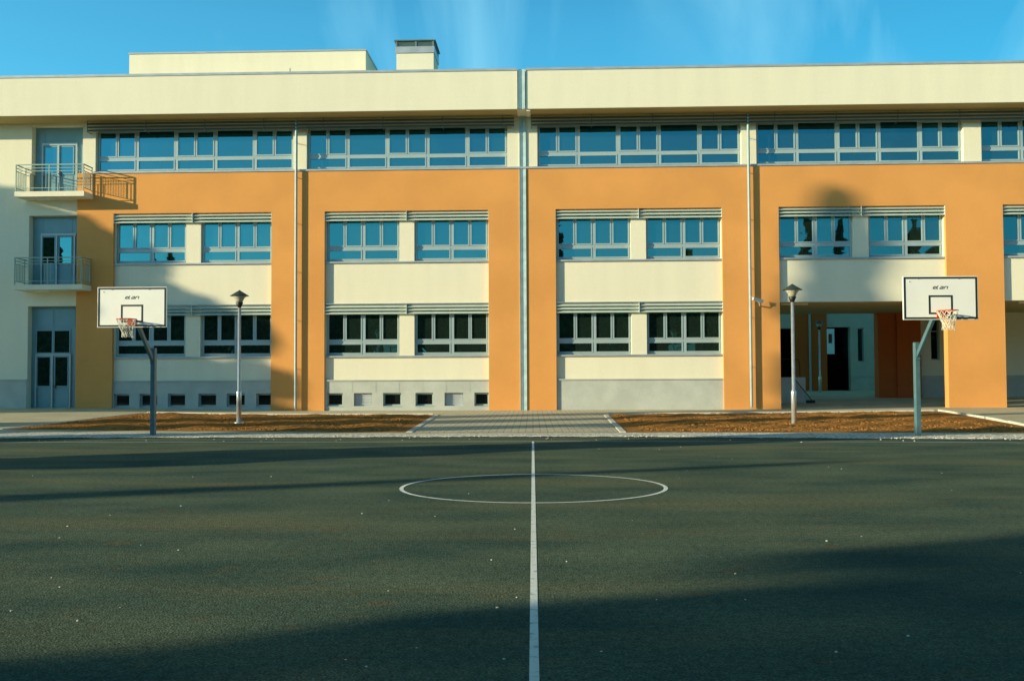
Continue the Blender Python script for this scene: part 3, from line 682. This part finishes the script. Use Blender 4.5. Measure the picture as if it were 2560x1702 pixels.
# ------------------------------------------------------------------ street lamps
glob_m = bpy.data.materials.new('frosted_lantern'); glob_m.use_nodes = True
b_ = glob_m.node_tree.nodes['Principled BSDF']; b_.inputs['Base Color'].default_value = (.80, .78, .62, 1); b_.inputs['Roughness'].default_value = .3; b_.inputs['Transmission Weight'].default_value = .45
def lamp(loc, label):
    T = empty('street_lamp', loc); tag(T, label, 'street lamp', 'lantern lamps of the school yard')
    mb = MB(); mb.lathe([(.078, -.05), (.078, .98), (.070, 1.02), (.052, 1.03), (.048, 3.76)], 20)
    mb.lathe([(.15, -.03), (.15, .015)], 20); mb.build('pole', alu_m, T, smooth=False)
    for p in bpy.data.objects[T.children[0].name].data.polygons: p.use_smooth = abs(p.normal.z) < .5
    mb = MB(); mb.lathe([(.05, 3.72), (.075, 3.77), (.12, 3.87), (.105, 3.885), (.03, 3.89)], 20); mb.build('socket', blk_m, T, smooth=True)
    mb = MB(); mb.lathe([(.10, 3.888), (.125, 3.96), (.165, 4.03), (.235, 4.095), (.225, 4.097), (.06, 4.098)], 24); mb.build('lantern', glob_m, T, smooth=True)
    mb = MB(); mb.lathe([(.02, 4.099), (.295, 4.09), (.30, 4.105), (.16, 4.19), (.02, 4.275), (.004, 4.29)], 24); mb.build('lamp_roof', roofd_m, T)
    return T
l1 = lamp((-9.5, 33.0, .06), 'slim aluminium lamp post in the left soil bed, lantern half against a shaded wall')
for loc, lab in (((7.97, 31.52, .02), 'slim aluminium lamp post in the right soil bed beside the arcade'), ((16.7, 60.0, .45), 'dim shaded lamp post standing in the courtyard beyond the arcade')):
    c_ = copy_tree(l1); c_.location = loc; c_['label'] = lab

# ------------------------------------------------------------------ security camera
sc = empty('security_camera', (10.18, YB-.16, 4.68)); sc.scale = (1.35, 1.1, 1.35); tag(sc, 'small white security camera with bracket on the orange pier left of the arcade', 'security camera')
M_ = Matrix.Translation((-.13, -.30, .12)) @ Matrix.Rotation(R(-62), 4, 'Z') @ Matrix.Rotation(R(-14), 4, 'X')
mb = MB(); mb.box(-.05, .05, -.20, .20, -.045, .045, M=M_); mb.box(-.06, .06, -.25, .21, .047, .058, M=M_); mb.build('camera_body', camw, sc, bevel=.01)
mb = MB(); mb.tube([(-.08, -.27, .07), (-.04, -.2, -.03), (0, .14, -.05)], .022, 8); mb.box(-.05, .05, .12, .155, -.11, .01); mb.build('bracket', camw, sc)

# ------------------------------------------------------------------ trees outside the frame (they cast the shadows and show in the glass)
def leaves(mb, pts, s0, s1, rnd):
    for p in pts:
        s = rnd.uniform(s0, s1); n = Vector((rnd.gauss(0, 1), rnd.gauss(0, 1), rnd.gauss(0, 1))).normalized(); a = n.orthogonal().normalized()*s; b = n.cross(a).normalized()*s*rnd.uniform(.5, 1); p = Vector(p)
        mb.face([p-a-b*.4, p+a*.2-b, p+a+b*.3, p-a*.3+b])
def conifer(loc, h, rad, label, seed, n=5000, z0=.6, powr=.9, lab_group='trees around the court', top=0.04):
    rnd = random.Random(seed); T = empty('cypress_tree', loc); tag(T, label, 'tree', lab_group)
    mb = MB(); mb.tube([(0, 0, -.1), (0, 0, h*.5), (0, 0, h*.97)], [rad*.16+.06, rad*.10+.04, .02], 8); mb.build('trunk', bark_m, T)
    pts = []
    for _ in range(n):
        t = rnd.random()**1.25; z = z0+(h-z0)*t; prof = (rad*((1-t)**powr)*(1 if t > .06 else .75)+top)*(1+.16*math.sin(z*2.1+seed)+.1*math.sin(z*5.3))
        a = rnd.random()*6.283; r = prof*math.sqrt(rnd.random())*(1+.18*math.sin(3*a+z)); pts.append((r*math.cos(a), r*math.sin(a), z))
    mb = MB(); leaves(mb, pts, .08+rad*.05, .16+rad*.09, rnd); mb.build('crown', leaf_m, T)
def broad(loc, h, blobs, label, seed, n=9000, s=(.18, .42)):
    rnd = random.Random(seed); T = empty('pine_tree', loc); tag(T, label, 'tree', 'trees around the court')
    mb = MB(); mb.tube([(0, 0, -.1), (.1, .05, h*.3), (0, 0, h*.75)], [.32, .24, .06], 8)
    for (x, y, z, r) in blobs: mb.tube([(0, 0, h*.35), (x*.6, y*.6, z*.8), (x, y, z)], [.12, .08, .03], 6)
    mb.build('trunk', bark_m, T); pts = []; tot = sum(b[3]**2 for b in blobs)
    for (x, y, z, r) in blobs:
        for _ in range(int(n*r*r/tot)):
            v = Vector((rnd.gauss(0, 1), rnd.gauss(0, 1), rnd.gauss(0, 1))).normalized()*r*rnd.random()**.4
            a_, b2_, c3_ = x+v.x, y+v.y, z+v.z*.75
            if math.sin(a_*1.9+b2_*1.1+seed)*math.sin(b2_*2.3-a_*.8)+.8*math.sin(c3_*3.1+a_) > .95: continue
            pts.append((a_, b2_, c3_))
    mb = MB(); leaves(mb, pts, *s, rnd); mb.build('crown', leaf_m, T)
ct = 1/math.tan(SUN_EL)
def caster(px, py, pz, D, h=None):
    """where a tree stands whose top throws its shadow on (px,py,pz) from D metres away"""
    s, c = math.sin(SUN_AZ), math.cos(SUN_AZ); return (px-D*s, py-D*c, 0), pz+D*math.tan(SUN_EL)
loc, h = caster(13.9, 46.0, 9.75, 72); conifer(loc, h, 1.42, 'tall narrow cypress left of the yard throwing its pointed shadow on the arcade', 11, 11000, powr=.36)
loc, h = caster(19.0, 30.3, 0, 46.5); conifer(loc, h, 1.55, 'short wide cypress left of the court beside the gravel strip', 12, 9000, z0=.1, powr=.42)
loc, h = caster(5.4, 17.9, 0, 58); conifer(loc, h, .55, 'very slender cypress far left of the court', 13, 4000, powr=.5)
loc, h = caster(9.8, 39.6, 0, 58); conifer(loc, h, 1.6, 'bushy cypress standing well left of the planting beds', 14, 11000, z0=.1, powr=.38)
loc, h = caster(21, 39.9, 0, 66); conifer(loc, h, 1.15, 'tall cypress furthest left behind the planting beds', 15, 8000, z0=.1, powr=.35)
# broad tree that shades the lower left of the facade
D = 36; (lx, ly, _), h = caster(-19.5, 46, 8.6, D); dz = D*math.tan(SUN_EL)
e1 = Vector((math.cos(SUN_AZ), -math.sin(SUN_AZ)))     # across the sun direction; facade u maps to u*cos(az)
bl = []
for (u, zt, r) in ((-27, 8.2, 1.9), (-24.2, 7.9, 1.6), (-21.6, 7.2, 1.6), (-21.5, 4.0, 2.0), (-25.5, 4.0, 2.2), (-18.2, 5.5, 1.35), (-15.6, 4.9, 1.3), (-16.5, 2.4, 1.5), (-13.6, 3.0, 1.0), (-12.6, 1.3, 1.0), (-19.0, 1.2, 1.6), (-10.9, .9, .9), (-24, .3, 1.8), (-14.8, .2, 1.5), (-10.5, -.4, 1.0), (-28, 6, 2.2), (-25.3, 6.2, 1.5), (-23.2, 5.6, 1.1), (-17.6, 5.6, .9), (-16.4, 5.4, .75), (-26, 2.2, 1.4), (-20.3, 6.2, 1.0), (-20.2, 2.6, 1.2)):
    s = (u+19.5)*math.cos(SUN_AZ); bl.append((e1.x*s, e1.y*s, zt+dz-.2, r))
broad((lx, ly, 0), h, bl, 'broad dark pine left of the school shading the entrance corner', 21, 21000, (.16, .38))
# foreground shade
D = 40; s_, c_ = math.sin(SUN_AZ), math.cos(SUN_AZ); gx, gy = 1.9-D*s_, 2.55-D*c_
bl = []; rnd = random.Random(5)
for (al, ac, z, r) in ((0, 0, 8.6, 3.3), (0, 1.9, 8.9, 1.5), (0, 1.8, 10.4, 1.6), (0, 1.9, 7.4, 1.5), (0, 4.05, 8.4, .56), (0, 4.1, 7.6, .48), (0, 4.0, 9.1, .6), (0, 4.1, 6.9, .45), (0, 3.6, 10.1, .5), (0, -3, 8.5, 3.2), (-2, .5, 11, 2.6), (0, 4.75, 9.5, .75), (0, 4.35, 10.4, 1.0), (0, 3.4, 10.5, 1.25), (0, -6, 8, 3), (0, -1, 6.2, 2.4), (0, 1.6, 6.2, 1.5)):
    bl.append((al*s_-ac*c_*1.0, al*c_+ac*s_, z, r))
broad((gx, gy, 0), 12, bl, 'large spreading pine behind and left of the camera shading the near asphalt', 22, 34000, (.14, .34))
# wood behind the camera, seen only in the glass; it also shuts off half the sky over the near asphalt
rnd = random.Random(9); mb = MB(); pts = []
def wy(x): return min(-6.0, 6.8+.435*x-9.5) if x < 15 else min(4, -6+.45*(x-15))
spk = [(rnd.uniform(-60, 60), rnd.uniform(14, 18), rnd.uniform(.9, 1.7)) for _ in range(16)]
for _ in range(80000):
    x = rnd.uniform(-90, 75); top = 10.8+.9*math.sin(x*.21)+.7*math.sin(x*.57+1)+.6*math.sin(x*1.3); z = top*math.sqrt(rnd.random()); pts.append((x, wy(x)-abs(rnd.gauss(0, 2.5)), z))
for (x, h, r) in spk:
    for _ in range(700): t = rnd.random()**1.2; a = rnd.random()*6.28; q = r*(1-t)**.8*math.sqrt(rnd.random()); pts.append((x+q*math.cos(a), wy(x)-3+q*math.sin(a), 4+(h-4)*t))
leaves(mb, pts, .25, .6, rnd); tag(mb.build('woodland', leaf_m), 'dark wood of pines and cypresses beyond the court, mirrored in the window glass', 'woodland', kind='stuff')
